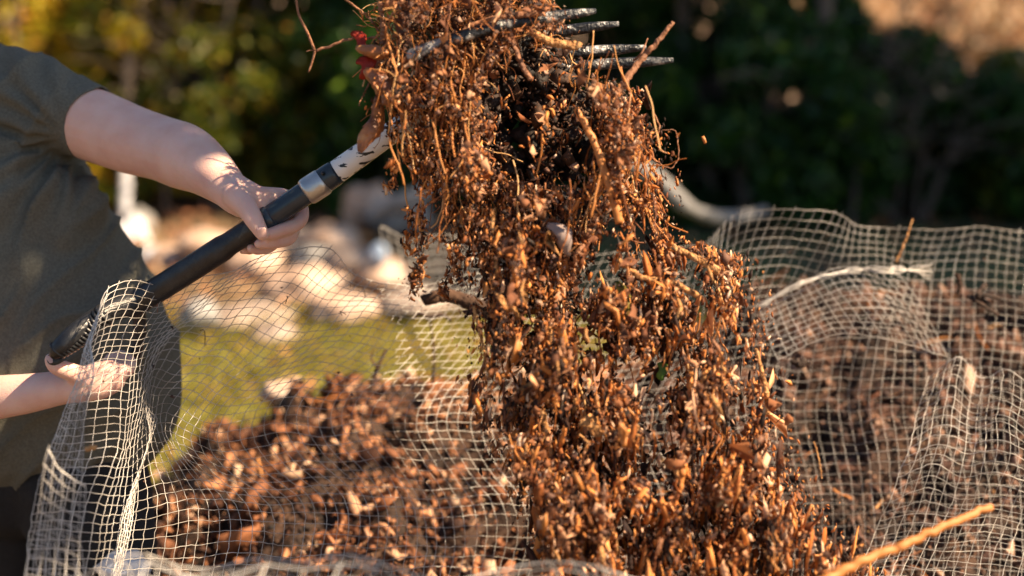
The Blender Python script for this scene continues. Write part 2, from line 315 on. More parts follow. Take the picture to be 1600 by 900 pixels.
far = [
 [(165, 465, 2.16), (122, 590, 2.06), (82, 690, 2.0), (60, 790, 1.96), (38, 930, 1.92)],
 [(178, 448, 2.17), (150, 580, 2.12), (130, 700, 2.06), (112, 800, 2.02), (95, 930, 1.98)],
 [(215, 437, 2.2), (205, 560, 2.18), (190, 690, 2.1), (160, 800, 2.06), (140, 930, 2.02)],
 [(262, 447, 2.26), (258, 545, 2.33), (240, 640, 2.30), (215, 780, 2.16), (190, 940, 2.1)],
 [(300, 438, 2.28), (300, 560, 2.30), (280, 680, 2.22), (268, 800, 2.2), (240, 940, 2.15)],
 [(360, 425, 2.28), (368, 550, 2.33), (345, 680, 2.3), (330, 800, 2.25), (320, 940, 2.2)],
 [(425, 398, 2.3), (440, 540, 2.36), (420, 660, 2.34), (405, 800, 2.3), (400, 940, 2.25)],
 [(508, 388, 2.34), (520, 520, 2.36), (505, 650, 2.4), (490, 800, 2.35), (485, 940, 2.3)],
 [(556, 430, 2.42), (566, 520, 2.38), (560, 650, 2.4), (560, 800, 2.35), (560, 940, 2.3)],
 [(640, 448, 2.5), (640, 540, 2.48), (640, 660, 2.45), (645, 800, 2.4), (645, 940, 2.35)],
 [(740, 430, 2.56), (740, 540, 2.55), (740, 660, 2.5), (745, 800, 2.45), (745, 940, 2.4)],
 [(900, 405, 2.64), (900, 540, 2.6), (900, 660, 2.55), (905, 800, 2.5), (905, 940, 2.45)],
 [(1050, 390, 2.7), (1050, 520, 2.66), (1050, 660, 2.6), (1055, 800, 2.55), (1055, 940, 2.5)],
 [(1105, 375, 2.74), (1110, 500, 2.64), (1130, 640, 2.6), (1150, 800, 2.5), (1160, 940, 2.48)],
 [(1150, 334, 2.68), (1160, 450, 2.66), (1180, 620, 2.62), (1200, 800, 2.55), (1210, 940, 2.5)],
 [(1230, 330, 2.66), (1240, 440, 2.7), (1250, 620, 2.64), (1260, 800, 2.56), (1270, 940, 2.5)],
 [(1300, 332, 2.68), (1310, 450, 2.66), (1320, 620, 2.64), (1330, 800, 2.56), (1340, 940, 2.5)],
 [(1352, 352, 2.74), (1365, 460, 2.66), (1380, 620, 2.6), (1390, 800, 2.52), (1400, 940, 2.46)],
 [(1440, 357, 2.76), (1445, 460, 2.72), (1450, 620, 2.6), (1455, 800, 2.5), (1460, 940, 2.44)],
 [(1530, 355, 2.78), (1535, 460, 2.72), (1540, 620, 2.6), (1545, 800, 2.5), (1550, 940, 2.42)],
 [(1620, 366, 2.8), (1620, 470, 2.72), (1625, 620, 2.6), (1630, 800, 2.5), (1635, 940, 2.4)],
 [(1730, 372, 2.7), (1730, 470, 2.62), (1735, 620, 2.5), (1735, 800, 2.4), (1735, 940, 2.3)]]
wires(far, .0200, .00054, .007, 1, binr, thin=.62)
near = [far[0],
 [(160, 478, 2.13), (128, 585, 2.02), (100, 690, 1.97), (84, 790, 1.93), (70, 930, 1.9)],
 [(158, 500, 2.10), (136, 600, 1.99), (118, 700, 1.95), (104, 800, 1.9), (96, 930, 1.87)],
 [(150, 530, 2.06), (138, 620, 1.97), (130, 710, 1.93), (129, 810, 1.89), (127, 930, 1.86)]]
wires(near, .016, .00050, .010, 2, binr, nu=9)
wires([[(72, 700, 1.86), (54, 800, 1.84), (30, 930, 1.82)], [(96, 735, 1.86), (84, 820, 1.84), (70, 935, 1.82)], [(130, 760, 1.86), (120, 840, 1.84), (118, 940, 1.8)]], .020, .0006, .009, 3, binr)
rim = [(120, 905), (170, 880), (225, 868), (280, 888), (335, 892), (400, 872), (470, 874), (530, 866), (580, 872), (640, 892), (700, 905), (770, 892), (850, 880), (920, 884), (990, 905), (1080, 925)]
wires([[(x, y, 1.68 - .04 * math.sin(i)), (x + 4, y + 22, 1.66), (x - 3, y + 60, 1.64)] for i, (x, y) in enumerate(rim)], .036, .0009, .006, 4, binr, nv=3)
wires([[(x + 14, y + 12, 1.6), (x, y + 44, 1.58), (x, y + 80, 1.57)] for i, (x, y) in enumerate(rim[2:9])], .04, .0009, .008, 5, binr, nv=3)
# creased fold left, folded layers right
wires([[(228, 630, 2.24), (232, 700, 2.16), (190, 800, 2.1), (178, 900, 2.05)], [(245, 655, 2.26), (222, 720, 2.2), (205, 800, 2.12), (190, 905, 2.07)]], .009, .0008, .008, 6, binr, 'mesh_fold', nu=4)
wires([[(1185, 475, 2.6), (1200, 520, 2.55), (1215, 560, 2.5)], [(1260, 440, 2.6), (1290, 480, 2.55), (1320, 520, 2.5)], [(1330, 418, 2.62), (1380, 470, 2.56), (1420, 540, 2.5)], [(1400, 425, 2.62), (1440, 480, 2.6), (1480, 560, 2.55)]], .0185, .00042, .006, 7, binr, 'mesh_fold')
wires([[(1452, 600, 2.46), (1430, 690, 2.40), (1372, 800, 2.38), (1330, 930, 2.3)], [(1490, 560, 2.44), (1482, 680, 2.36), (1440, 790, 2.36), (1395, 940, 2.28)], [(1530, 590, 2.46), (1520, 700, 2.38), (1500, 800, 2.33), (1450, 945, 2.26)], [(1572, 578, 2.42), (1575, 690, 2.34), (1560, 800, 2.34), (1520, 948, 2.25)], [(1660, 640, 2.42), (1650, 760, 2.34), (1640, 850, 2.3), (1610, 950, 2.24)]], .0185, .00045, .013, 8, binr, 'mesh_fold')
mb = MB(); rq = np.random.default_rng(55)
for k in range(90):
    i = rq.integers(1, len(far) - 2); j = rq.integers(0, 3); f_ = rq.uniform(); g_ = rq.uniform()
    q_ = (1 - f_) * ((1 - g_) * np.array(far[i][j], float) + g_ * np.array(far[i][j + 1], float)) + f_ * ((1 - g_) * np.array(far[i + 1][j], float) + g_ * np.array(far[i + 1][j + 1], float))
    p_ = P(*q_); L_0 = rq.uniform(.003, .012)
    if k % 3: V, F = crumbs(p_[None], np.array([L_0 * .35]), k); mb.add(V, None, F)
    else: mb.tube(smooth([p_, p_ + rq.normal(0, .5, 3) * L_0, p_ + rq.normal(0, .6, 3) * L_0 + [0, 0, -L_0]], 8), .0007, 4)
o = mb.build('caught_debris', M_crumb, binr); o.location = -binr.location; o['kind'] = 'stuff'
mb = MB()
for k in range(7):
    a = smooth([P(1185 + k, 478, 2.58), P(1250, 446 - k, 2.58), P(1330, 420 + k, 2.6), P(1390, 428 - k * 2, 2.6), P(1455, 410 + k * 4, 2.62)], 40)
    a += np.array([[noise.noise(Vector((i * .3, k * 7, c))) for c in (0, 9, 18)] for i in range(40)]) * .006; mb.tube(a, .0009, 4, False)
mb.build('tie_wire', M_wire, binr).location = -binr.location
back = empty('wire_mesh_bin', (-.2, 3.4, 0)); tag(back, 'dull rolled end of wire mesh standing further back, left of the falling compost', 'wire mesh')
o = wires([[(592, 358, 3.2), (600, 420, 3.2), (606, 490, 3.2)], [(640, 372, 3.25), (655, 430, 3.2), (650, 485, 3.2)], [(690, 368, 3.35), (690, 430, 3.3), (690, 480, 3.3)], [(760, 378, 3.4), (760, 430, 3.4), (760, 480, 3.4)]], .022, .0006, .01, 9, back)

# ---------------- garden fork ----------------
FR = .018
fork = empty('garden_fork', tuple(P(415, 347, 2.2))); tag(fork, 'long-handled garden fork with worn white socket, tipping its load of compost', 'garden fork')
def fpart(name, mb, m, shade=True):
    o = mb.build(name, m, fork, shade); o.matrix_parent_inverse = fork.matrix_world.inverted(); o.location = -fork.location; return o
def px(pts, n=24): return smooth([P(*p) for p in pts], n)
fpart('shaft', MB().tube(px([(205, 478, 2.27), (265, 441, 2.25), (340, 393, 2.22), (430, 334, 2.2)]), [.0205] * 16 + [.0185] * 8, 32), M_black)
fpart('sleeve', MB().tube(px([(414, 345, 2.2), (480, 300, 2.19)]), .0185, 32), M_dark)
fpart('ring', MB().tube(px([(410, 348, 2.2), (412, 346.6, 2.2), (424, 339, 2.2), (426, 337.5, 2.2)], 8), [.019, .0215, .022, .0225, .0225, .022, .0215, .019], 32), M_dark)
fpart('collar', MB().tube(px([(477, 302, 2.19), (479, 300.5, 2.19), (506, 283, 2.19), (508, 281.5, 2.19)], 8), [.0195, .0215, .0218, .0218, .0218, .0218, .0215, .0195], 32), M_collar)
fpart('socket_cap', MB().tube(px([(500, 286, 2.19), (527, 268, 2.187)], 6), [.0200, .0202, .0200, .0200, .0198, .0190], 32), M_dark)
fpart('socket', MB().tube(px([(520, 273, 2.188), (580, 230, 2.18), (640, 186, 2.175), (690, 140, 2.17), (715, 110, 2.17)]), np.linspace(.0185, .0150, 24), 32), M_pipe)
rv = MB(); q = P(504, 271, 2.166); rv.limb([q + [0, .008, 0], q], [.0032, .0030], 12, 4); fpart('rivet', rv, M_black)
# D handle: two arms, ribbed grip bar
hb = MB().tube(px([(215, 472, 2.27), (170, 486, 2.23), (128, 512, 2.19), (98, 538, 2.17), (82, 558, 2.17)], 20), [.022, .022, .021, .020, .019, .018, .017, .0165, .016, .016, .0155, .0155, .015, .015, .015, .0145, .014, .013, .011, .006], 20, True)
for k in range(14):
    t = k / 14; a = P(165 - 78 * t, 489 + 58 * t + 6 * math.sin(t * 3), 2.205 - .035 * t); hb.tube([a, a + [-.003, 0, -.003]], [.0178 - .002 * t, .0178 - .002 * t], 20)
fpart('handle', hb, M_black)
fpart('handle', MB().tube(px([(215, 474, 2.30), (218, 520, 2.32), (200, 575, 2.33), (165, 600, 2.31), (120, 590, 2.27), (84, 560, 2.19)], 24), .011, 16), M_black)
def tine(p0, p1, p2):
    c = px([p0, p1, p2], 26); t = np.linspace(0, 1, 26); r = .0088 * np.where(t < .8, 1, 1 - .55 * ((t - .8) / .2) ** 1.5)
    r = r * (1 + .06 * np.array([noise.noise(Vector((i * .6, p0[0], 0))) for i in range(26)]))
    return MB().tube(c, r, 12, True, .62)
fpart('tine', tine((650, 82, 2.04), (780, 40, 2.05), (931, 17, 2.08)), M_tine)
fpart('tine', tine((690, 92, 2.17), (820, 58, 2.17), (967, 37, 2.17)), M_tine)
fpart('tine', tine((735, 108, 2.23), (860, 86, 2.23), (1010, 74, 2.23)), M_tine)
fpart('tine', tine((770, 124, 2.29), (900, 104, 2.29), (1052, 94, 2.29)), M_tine)
fpart('crossbar', MB().tube(px([(645, 86, 2.035), (700, 108, 2.18), (778, 124, 2.295)], 14), .010, 14), M_tine)

# ---------------- person ----------------
def L_(pts): return [P(a, b, c) for a, b, c, *_ in pts], [p[3] / FPX * p[2] for p in pts]
def add(mb, pts, flat=1., n=30, sides=24, ref=None):
    p, r = L_(pts); mb.limb(p, r, sides, n, flat, ref)
b = MB()
# trunk, neck and head (head stands above and left of the picture)
add(b, [(30, 640, 2.58, 118), (0, 560, 2.58, 130), (-40, 400, 2.57, 140), (-50, 250, 2.56, 150), (-60, 130, 2.56, 105)], .66)
add(b, [(-62, 140, 2.56, 60), (-75, 40, 2.56, 52), (-82, -40, 2.56, 52)])
HX = -58
add(b, [(-25 + HX, -50, 2.50, 62), (-30 + HX, -100, 2.50, 82), (-40 + HX, -150, 2.52, 80)], 1.0)
add(b, [(28 + HX, -58, 2.46, 14), (34 + HX, -92, 2.44, 11), (20 + HX, -118, 2.44, 8)], 1., 12)       # nose
add(b, [(12 + HX, -32, 2.45, 18), (15 + HX, -38, 2.45, 16)], .8, 8)                               # chin
add(b, [(18 + HX, -50, 2.435, 7), (-8 + HX, -48, 2.42, 7)], .7, 8)                                # mouth
for s_, dz in ((-52, 0.), (-60, .17)): add(b, [(s_ + HX, -95, 2.43 + dz * .9, 14), (s_ - 4 + HX, -75, 2.44 + dz * .9, 9)], .5, 8)
# right-hand arm in the picture
add(b, [(10, 150, 2.50, 56), (90, 176, 2.47, 58), (150, 197, 2.44, 57), (205, 218, 2.40, 54), (252, 232, 2.36, 51), (288, 245, 2.32, 52), (318, 262, 2.28, 44), (345, 284, 2.24, 35), (362, 300, 2.215, 29)], 1., 50)
add(b, [(352, 292, 2.22, 30), (376, 308, 2.205, 31), (402, 318, 2.205, 28), (428, 318, 2.215, 20)], [.85, .75, .7, .7], 20)
# thumb
add(b, [(368, 306, 2.19, 22), (386, 326, 2.170, 17), (399, 347, 2.158, 14.5), (410, 366, 2.158, 11)], 1., 20)
# fingers: over the shaft, down behind it and back round underneath
add(b, [(408, 308, 2.205, 17), (446, 309, 2.225, 14), (470, 325, 2.24, 12), (468, 346, 2.222, 11.5), (444, 358, 2.195, 11), (420, 366, 2.175, 9.5)], 1., 40, 18)
add(b, [(400, 314, 2.215, 16), (432, 322, 2.24, 14), (456, 352, 2.252, 12), (452, 372, 2.225, 11), (428, 379, 2.20, 10), (405, 381, 2.185, 8.5)], 1., 40, 18)
add(b, [(388, 318, 2.215, 15), (412, 332, 2.245, 13), (430, 362, 2.262, 11.5), (424, 383, 2.24, 10.5), (404, 390, 2.22, 9), (392, 388, 2.208, 8)], 1., 40, 18)
add(b, [(376, 318, 2.215, 14), (392, 340, 2.245, 12), (402, 372, 2.26, 10), (394, 388, 2.24, 9), (380, 390, 2.225, 8)], 1., 40, 18)
# other arm and hand closed on the handle
add(b, [(-170, 160, 2.66, 70), (-215, 300, 2.6, 56), (-230, 450, 2.5, 50), (-205, 590, 2.40, 48), (-90, 625, 2.32, 40), (20, 618, 2.28, 33), (95, 606, 2.26, 27), (130, 602, 2.25, 25)], 1., 70)
add(b, [(120, 602, 2.25, 26), (150, 596, 2.25, 30), (175, 588, 2.255, 27)], .75, 16)
for k, (dx, dy, dd) in enumerate(((0, 0, 0), (-16, 13, .008), (-32, 24, .014), (-46, 32, .02))):
    add(b, [(170 + dx, 585 + dy, 2.25, 13), (196 + dx, 580 + dy, 2.26, 11.5), (202 + dx, 566 + dy, 2.285, 11), (188 + dx, 556 + dy, 2.31, 10), (172 + dx, 560 + dy, 2.315, 9)], 1., 30, 16)
add(b, [(135, 592, 2.24, 18), (112, 582, 2.22, 15), (88, 572, 2.2, 13.5), (80, 562, 2.2, 11)], 1., 20, 18)
# legs to the ground
hipL, hipR = P(20, 730, 2.62), P(120, 735, 2.5)
for h, fx in ((hipL, (-.95, 2.66)), (hipR, (-.72, 2.40))):
    f = np.array([fx[0], fx[1], .07]); k_ = h * .45 + f * .55 + [.03, -.02, 0]
    b.limb([h, h * .5 + k_ * .5, k_, k_ * .5 + f * .5 + [0, .02, 0], f], [.045, .068, .058, .052, .038], 24, 40)
    b.limb([f + [0, .02, -.03], f + [.08, -.06, -.035], f + [.15, -.12, -.04]], [.04, .042, .03], 20, 14, .8)
person = b.build('person', M_skin); remesh(person, .0036, 5, .5)
tag(person, 'person in an olive-grey t-shirt and black trousers gripping the fork with both hands', 'person')
# nails
for pts, nm in (([(408, 358, 2.137), (411, 369, 2.142)], 7.5), ):
    mb = MB(); add(mb, [(a, c, d, nm) for a, c, d in pts], .35, 8); mb.build('nail', M_nail, person, True)
# shirt
s = MB()
add(s, [(75, 655, 2.53, 196), (72, 615, 2.53, 203), (65, 580, 2.53, 210), (50, 520, 2.53, 204), (18, 450, 2.53, 198), (-18, 395, 2.53, 190), (-36, 345, 2.53, 190), (-52, 280, 2.54, 182), (-62, 210, 2.55, 165), (-60, 150, 2.56, 125), (-60, 108, 2.56, 75)], [.60, .62, .66, .68, .70, .76, .80, .80, .74, .7, .7], 60, 48)
add(s, [(86, 322, 2.455, 77), (80, 362, 2.455, 76)], .75, 10)
add(s, [(-30, 156, 2.55, 76), (20, 158, 2.51, 80), (60, 168, 2.48, 77), (90, 175, 2.465, 70), (104, 180, 2.46, 64), (112, 183, 2.456, 62)], 1.05, 30)
add(s, [(-160, 170, 2.64, 80), (-205, 270, 2.6, 72)], .95, 12)
shirt = s.build('shirt', M_shirt, person); remesh(shirt, .007, 8, .6)
c0 = P(136, 190, 2.448); ax_ = P(205, 218, 2.40) - P(100, 178, 2.465); ax_ /= np.linalg.norm(ax_); e1 = np.cross(ax_, VIEW); e1 /= np.linalg.norm(e1); e2 = np.cross(ax_, e1)
hm = MB(); NR = 60; rings = []
for q_, rd in ((-.040, .071), (-.025, .0685), (-.010, .0668), (.004, .0655), (.012, .0652), (.0135, .0635), (.010, .0615), (.000, .0610)):
    rings.append([c0 + ax_ * (q_ + .0025 * math.sin(a * 3)) + (e1 * math.cos(a) + e2 * math.sin(a)) * rd * (1 + .018 * math.sin(a * 5 + 1) + .012 * math.sin(a * 9)) for a in np.linspace(0, 2 * math.pi, NR, endpoint=False)])
hm.add(np.array(rings).reshape(-1, 3), [(i * NR + j, i * NR + (j + 1) % NR, (i + 1) * NR + (j + 1) % NR, (i + 1) * NR + j) for i in range(len(rings) - 1) for j in range(NR)])
hm.build('sleeve_hem', M_shirt, person, True)
def folds(V, N):
    out = np.zeros(len(V)); qx, qy, d = proj(V)
    for i in range(len(V)):
        ang = math.atan2(qy[i] - 215, qx[i] - 105); rad = math.hypot(qx[i] - 105, qy[i] - 215)
        f = math.sin(ang * 17 + 2.5 * noise.noise(Vector((rad * .012, ang * 2, 0)))) * .007 * math.exp(-((rad - 80) / 110) ** 2)
    
        u = noise.noise(Vector((qx[i] * .014 + qy[i] * .010, (qy[i] * .004 - qx[i] * .003), 3)))
        g = max(0, 1 - abs(u) * 2.2) ** 3 * .013
        dr = noise.noise(Vector((qx[i] * .016, qy[i] * .0035, 8))) * .014 * min(1, max(0, (qy[i] - 400) / 150))
        sl_ = math.sin(qx[i] * .16 + qy[i] * .10) * .0014 * math.exp(-((qx[i] - 130) / 35) ** 2 - ((qy[i] - 170) / 70) ** 2)
        k_ = 1 - min(1, max(0, (qx[i] - 60) / 50)) * (qy[i] < 262)
        out[i] = (f + g) * k_ + dr + sl_
    return out
displace(shirt, folds)
t = MB()
for h, fx in ((hipL, (-.95, 2.66)), (hipR, (-.72, 2.40))):
    f = np.array([fx[0], fx[1], .07]); k_ = h * .45 + f * .55 + [.03, -.02, 0]
    t.limb([h + [0, .03, -.03], h * .5 + k_ * .5, k_, k_ * .5 + f * .5 + [0, .02, 0], f + [0, 0, .02]], [.118, .104, .084, .075, .062], 24, 40)
add(t, [(0, 730, 2.60, 110), (110, 735, 2.58, 105)], 1., 20)
tr = t.build('trousers', M_jean, person); remesh(tr, .009, 6, .5)
displace(tr, lambda V, N: np.array([nz(v, 14) * .006 + nz(v * [1, 1, 2.2], 6) * .006 for v in V]))
hh = MB(); add(hh, [(-110, -70, 2.57, 70), (-113, -110, 2.55, 88), (-108, -160, 2.54, 84)]); add(hh, [(-138, -60, 2.62, 46), (-148, 30, 2.66, 36), (-148, 90, 2.68, 20)])
ho = hh.build('hair', M_hair, person); remesh(ho, .008, 3); displace(ho, lambda V, N: np.array([nz(v * [1, 1, .2], 90) * .006 for v in V]))
for fx in ((-.95, 2.66), (-.72, 2.40)):
    f = np.array([fx[0], fx[1], .0]); mb = MB().limb([f + [-.05, .04, .055], f + [.05, -.04, .05], f + [.17, -.13, .045]], [.055, .05, .042], 20, 16, .95)
    remesh(mb.build('shoe', M_black, person), .008, 4)

# ---------------- falling compost ----------------
# left and right outline of the stream by height, photo pixels
ys = np.array([-60, 0, 50, 100, 150, 200, 250, 300, 350, 375, 400, 450, 500, 550, 600, 650, 700, 750, 800, 850, 900, 960])
xl = np.array([625, 600, 590, 585, 605, 655, 672, 695, 715, 728, 742, 745, 750, 757, 755, 752, 785, 806, 826, 840, 860, 870])
xr = np.array([830, 865, 885, 925, 985, 1010, 1020, 1022, 1020, 1060, 1145, 1160, 1178, 1170, 1185, 1195, 1205, 1225, 1260, 1300, 1345, 1380])
void = lambda x, y: noise.noise(Vector((x * .018, y * .009, 1))) + .6 * noise.noise(Vector((x * .045, y * .02, 4)))
def stream(n, seed, dmu, dsd, edge=.06, y0=-60, y1=960, thr=-.35, power=1.):
    r = np.random.default_rng(seed); out = []
    while len(out) < n:
        y = r.uniform(y0, y1); a, c = np.interp(y, ys, xl), np.interp(y, ys, xr); u = r.uniform(-edge, 1 + edge)
        x = a + (c - a) * u + r.normal(0, 8)
        jag = noise.noise(Vector((y * .03, 0 if u < .5 else 50, 0))) * .12
        if u < jag or u > 1 - abs(jag): 
            if r.uniform() > .35: continue
        v = void(x, y) + .5 * noise.noise(Vector((x * .10, y * .045, 9)))
        e = min(u + edge, 1 + edge - u) * (c - a); e = min(1, max(.04, (e + 22 * noise.noise(Vector((x * .02, y * .035, 3)))) / 62))
        mid = np.interp(y, [0, 300, 500, 700, 900], [760, 800, 830, 880, 950]); core_ = math.exp(-((x - mid) / 95) ** 2); bul = math.exp(-((x - 1070) / 95) ** 2 - ((y - 470) / 95) ** 2)
        dens = e * min(1, max((thr + .42) * .35, -.02 + .66 * max(core_, bul, .35 if y > 600 else .22, .9 if y < 330 else 0) + 1.5 * v))
        if r.uniform() > dens: continue
        # hollow shaped for the shade under the load, gap beside the bulge
        if ((x - 850 + 30 * noise.noise(Vector((x * .02, y * .02, 5)))) / 98) ** 2 + ((y - 170) / 122) ** 2 < 1 and r.uniform() > (.07 if dmu < 2.2 else .9): continue
        if ((x - 1010) / 90) ** 2 + ((y - 585) / 28) ** 2 < 1 and r.uniform() > .15: continue
        if ((x - 975) / 45) ** 2 + ((y - 400) / 60) ** 2 < 1 and r.uniform() > .3: continue
        out.append(P(x, y, dmu - .10 * max(0, y - 400) / 500 - .085 * noise.noise(Vector((x * .013, y * .011, 2))) - .05 * noise.noise(Vector((x * .04, y * .03, 6))) + r.normal(0, dsd)))
    return np.array(out)
def vert_ax(n, r, spread): a = r.normal(0, spread, (n, 3)); a[:, 2] += 1; return a
r = np.random.default_rng(11)
parts = []
n = 17500; c = stream(n, 21, 2.11, .035, thr=-.3); py = proj(c)[1]
big = np.interp(py, [0, 250, 600, 900], [.7, .75, 1.25, 1.6])
L = .0098 * np.exp(r.normal(0, .55, n)) * big; W = L * r.uniform(.08, .38, n); T = L * r.uniform(.03, .10, n); L = L * np.where(r.uniform(0, 1, n) < .12, 1.9, 1.)
V1, F1 = chips(c, L, W, T, vert_ax(n, r, np.interp(py, [0, 300, 500], [.7, .4, .2])[:, None]), .2, 5)
core = mesh('falling_compost', V1, F1, M_chip); tag(core, 'dense stream of orange-brown compost dropping from the fork tines', 'falling compost', kind='stuff')
n = 14000; c = stream(n, 22, 2.11, .05, .04, 150, 960, -.3)
L = .0048 * np.exp(r.normal(0, .45, n)); V1, F1 = chips(c, L, L * .5, L * .3, vert_ax(n, r, .6), .1, 6); tag(mesh('bark_slivers', V1, F1, M_chip, core), kind='stuff')
# near-black soil crumbs and clods put in to deepen the shade inside the stream
n = 15000; c = stream(n, 23, 2.22, .04, .0, -60, 960, -.35); V1, F1 = crumbs(c, r.uniform(.002, .008, n), 7); tag(mesh('soil_crumbs', V1, F1, M_soil, core), kind='stuff')
n = 420; c = stream(n, 24, 2.25, .03, -.1, -60, 960, -.35); V1, F1 = crumbs(c, r.uniform(.008, .022, n), 8); tag(mesh('soil_clods', V1, F1, M_soil, core), kind='stuff')
n = 420; c = stream(n, 25, 2.2, .04, -.14, 20, 280, .6); V1, F1 = crumbs(c, r.uniform(.01, .026, n), 9); tag(mesh('soil_clods', V1, F1, M_soil, core), kind='stuff')
# torn leaf flakes and mid-brown crumbs
n = 4200; c = stream(n, 31, 2.10, .05); L = .0095 * np.exp(r.normal(0, .5, n)); V1, F1 = chips(c, L, L * r.uniform(.5, .95, n), L * .04, r.normal(size=(n, 3)), .35, 31); tag(mesh('leaf_flakes', V1, F1, M_flake, core), kind='stuff')
n = 15000; c = stream(n, 32, 2.10, .05, .05); V1, F1 = crumbs(c, .0016 * np.exp(r.normal(0, .5, n)), 32); tag(mesh('bark_crumbs', V1, F1, M_crumb, core), kind='stuff')
# load on the tines: tangle of roots
mb = MB()
for k in range(900):
    y = random.gauss(45, 70)
    y = max(-60, y); a, c_ = np.interp(y, ys, xl), np.interp(y, ys, xr); x = a + (c_ - a) * random.betavariate(.9, 1.3)
    if ((x - 850) / 98) ** 2 + ((y - 175) / 118) ** 2 < 1 and random.random() < .95: continue
    p0 = P(x, y, random.gauss(2.13, .06)); l = random.uniform(.015, .07)
    mb.tube(wig(p0, (random.gauss(0, 1), random.gauss(0, .6), random.gauss(0, .8)), l, 7, .35, .08), random.uniform(.0003, .0010), 4, False)
for k in range(420):                                                       # strands hanging down out of the load
    y = random.uniform(60, 330); a, c_ = np.interp(y, ys, xl), np.interp(y, ys, xr)
    x = random.choice((a + abs(random.gauss(0, 30)), c_ - abs(random.gauss(0, 35)), random.uniform(a, c_)))
    if ((x - 850) / 90) ** 2 + ((y - 140) / 125) ** 2 < 1 and random.random() < .88: continue
    mb.tube(wig(P(x, y, random.gauss(2.11, .05)), (random.gauss(0, .35), random.gauss(0, .3), -1), random.uniform(.02, .10), 8, .22, .05), random.uniform(.0004, .0012), 4, False)
for k in range(160):
    c_ = stream(1, 900 + k, 2.1, .06, 0, 330, 930, -.2)[0]
    mb.tube(wig(c_, (random.gauss(0, .3), random.gauss(0, .3), -1), random.uniform(.015, .06), 7, .15, 0), random.uniform(.0005, .0012), 4, False)
for k in range(150):
    y = random.uniform(60, 880) if k > 70 else random.uniform(40, 300); a, c_ = np.interp(y, ys, xl), np.interp(y, ys, xr)
    x = random.uniform(a + 15, c_ - 15) if k > 70 else random.choice((random.uniform(905, 1010), random.uniform(600, 740)))
    if ((x - 850) / 90) ** 2 + ((y - 140) / 125) ** 2 < 1 and random.random() < .85: continue
    mb.tube(wig(P(x, y, random.gauss(2.04, .03)), (random.gauss(.05, .2), random.gauss(0, .2), -1), random.uniform(.03, .13), 10, .13, .02), random.uniform(.0006, .0019), 5, True, .5)
tag(mb.build('root_tangle', M_root, core), kind='stuff')
# shredded tufts hanging along the left and right of the load
n = 3200; cc = []
for k in range(32):
    x, y = random.choice([(random.uniform(575, 720), random.uniform(40, 250)), (random.uniform(930, 1040), random.uniform(110, 330)), (random.uniform(640, 720), random.uniform(180, 420))])
    p = P(x, y, random.gauss(2.08, .03)); tuft = wig(p, (random.gauss(0, .2), 0, -1), random.uniform(.03, .09), 7, .2)
    for q in range(n // 32): cc.append(tuft[random.randrange(len(tuft))] + rng.normal(0, .0045, 3))
cc = np.array(cc); n = len(cc); L = .006 * np.exp(r.normal(0, .45, n)); V1, F1 = chips(cc, L, L * .4, L * .2, vert_ax(n, r, .7), .2, 12); tag(mesh('shredded_tufts', V1, F1, M_chip, core), kind='stuff')
# fine spray round the stream
n = 1500; yy = r.uniform(180, 940, n); sd = r.uniform(0, 1, n) < .5; xx = np.where(sd, np.interp(yy, ys, xl) - np.abs(r.normal(0, 22, n)) + 6, np.interp(yy, ys, xr) + np.abs(r.normal(0, 22, n)) - 6)
c = np.array([P(a, b_, q) for a, b_, q in zip(xx, yy, r.normal(2.1, .05, n))]); L = .0042 * np.exp(r.normal(0, .5, n)); V1, F1 = chips(c, L, L * .45, L * .25, vert_ax(n, r, .4), .15, 13); tag(mesh('fine_spray', V1, F1, M_chip, core), kind='stuff')
# larger slivers as things of their own
pts = stream(110, 77, 2.04, .03, 0, 330, 940, -.1)
for k, p in enumerate(pts):
    l = random.uniform(.018, .038); V1, F1 = chips(np.zeros((1, 3)), np.array([l]), np.array([l * random.uniform(.18, .4)]), np.array([l * .12]), vert_ax(1, r, .35), .2, 100 + k)
    o = mesh('wood_chip', V1, F1, random.choice((M_tan, M_twig, M_root))); o.location = tuple(p)
    tag(o, 'long orange-brown wood chip dropping loose within the compost stream', 'wood chip', 'wood chips in the compost stream')
# stray chips outside the stream
st = [(1100, 218, 2.1), (1058, 285, 2.1), (660, 330, 2.08), (655, 345, 2.08), (668, 385, 2.08), (690, 372, 2.08), (985, 352, 2.1), (1040, 360, 2.1), (700, 400, 2.1), (1010, 330, 2.1), (640, 350, 2.1), (1090, 382, 2.1), (738, 610, 2.1), (770, 700, 2.08), (775, 655, 2.08), (798, 770, 2.08)]
for k, (x, y, d) in enumerate(st):
    l = random.uniform(.008, .014); V1, F1 = chips(np.zeros((1, 3)), np.array([l]), np.array([l * .5]), np.array([l * .25]), vert_ax(1, r, .3), .1, 300 + k)
    o = mesh('bark_crumb', V1, F1, M_root); o.location = tuple(P(x, y, d))
    tag(o, 'small stray bark crumb falling clear of the compost stream', 'bark crumb', 'stray bark crumbs beside the stream')

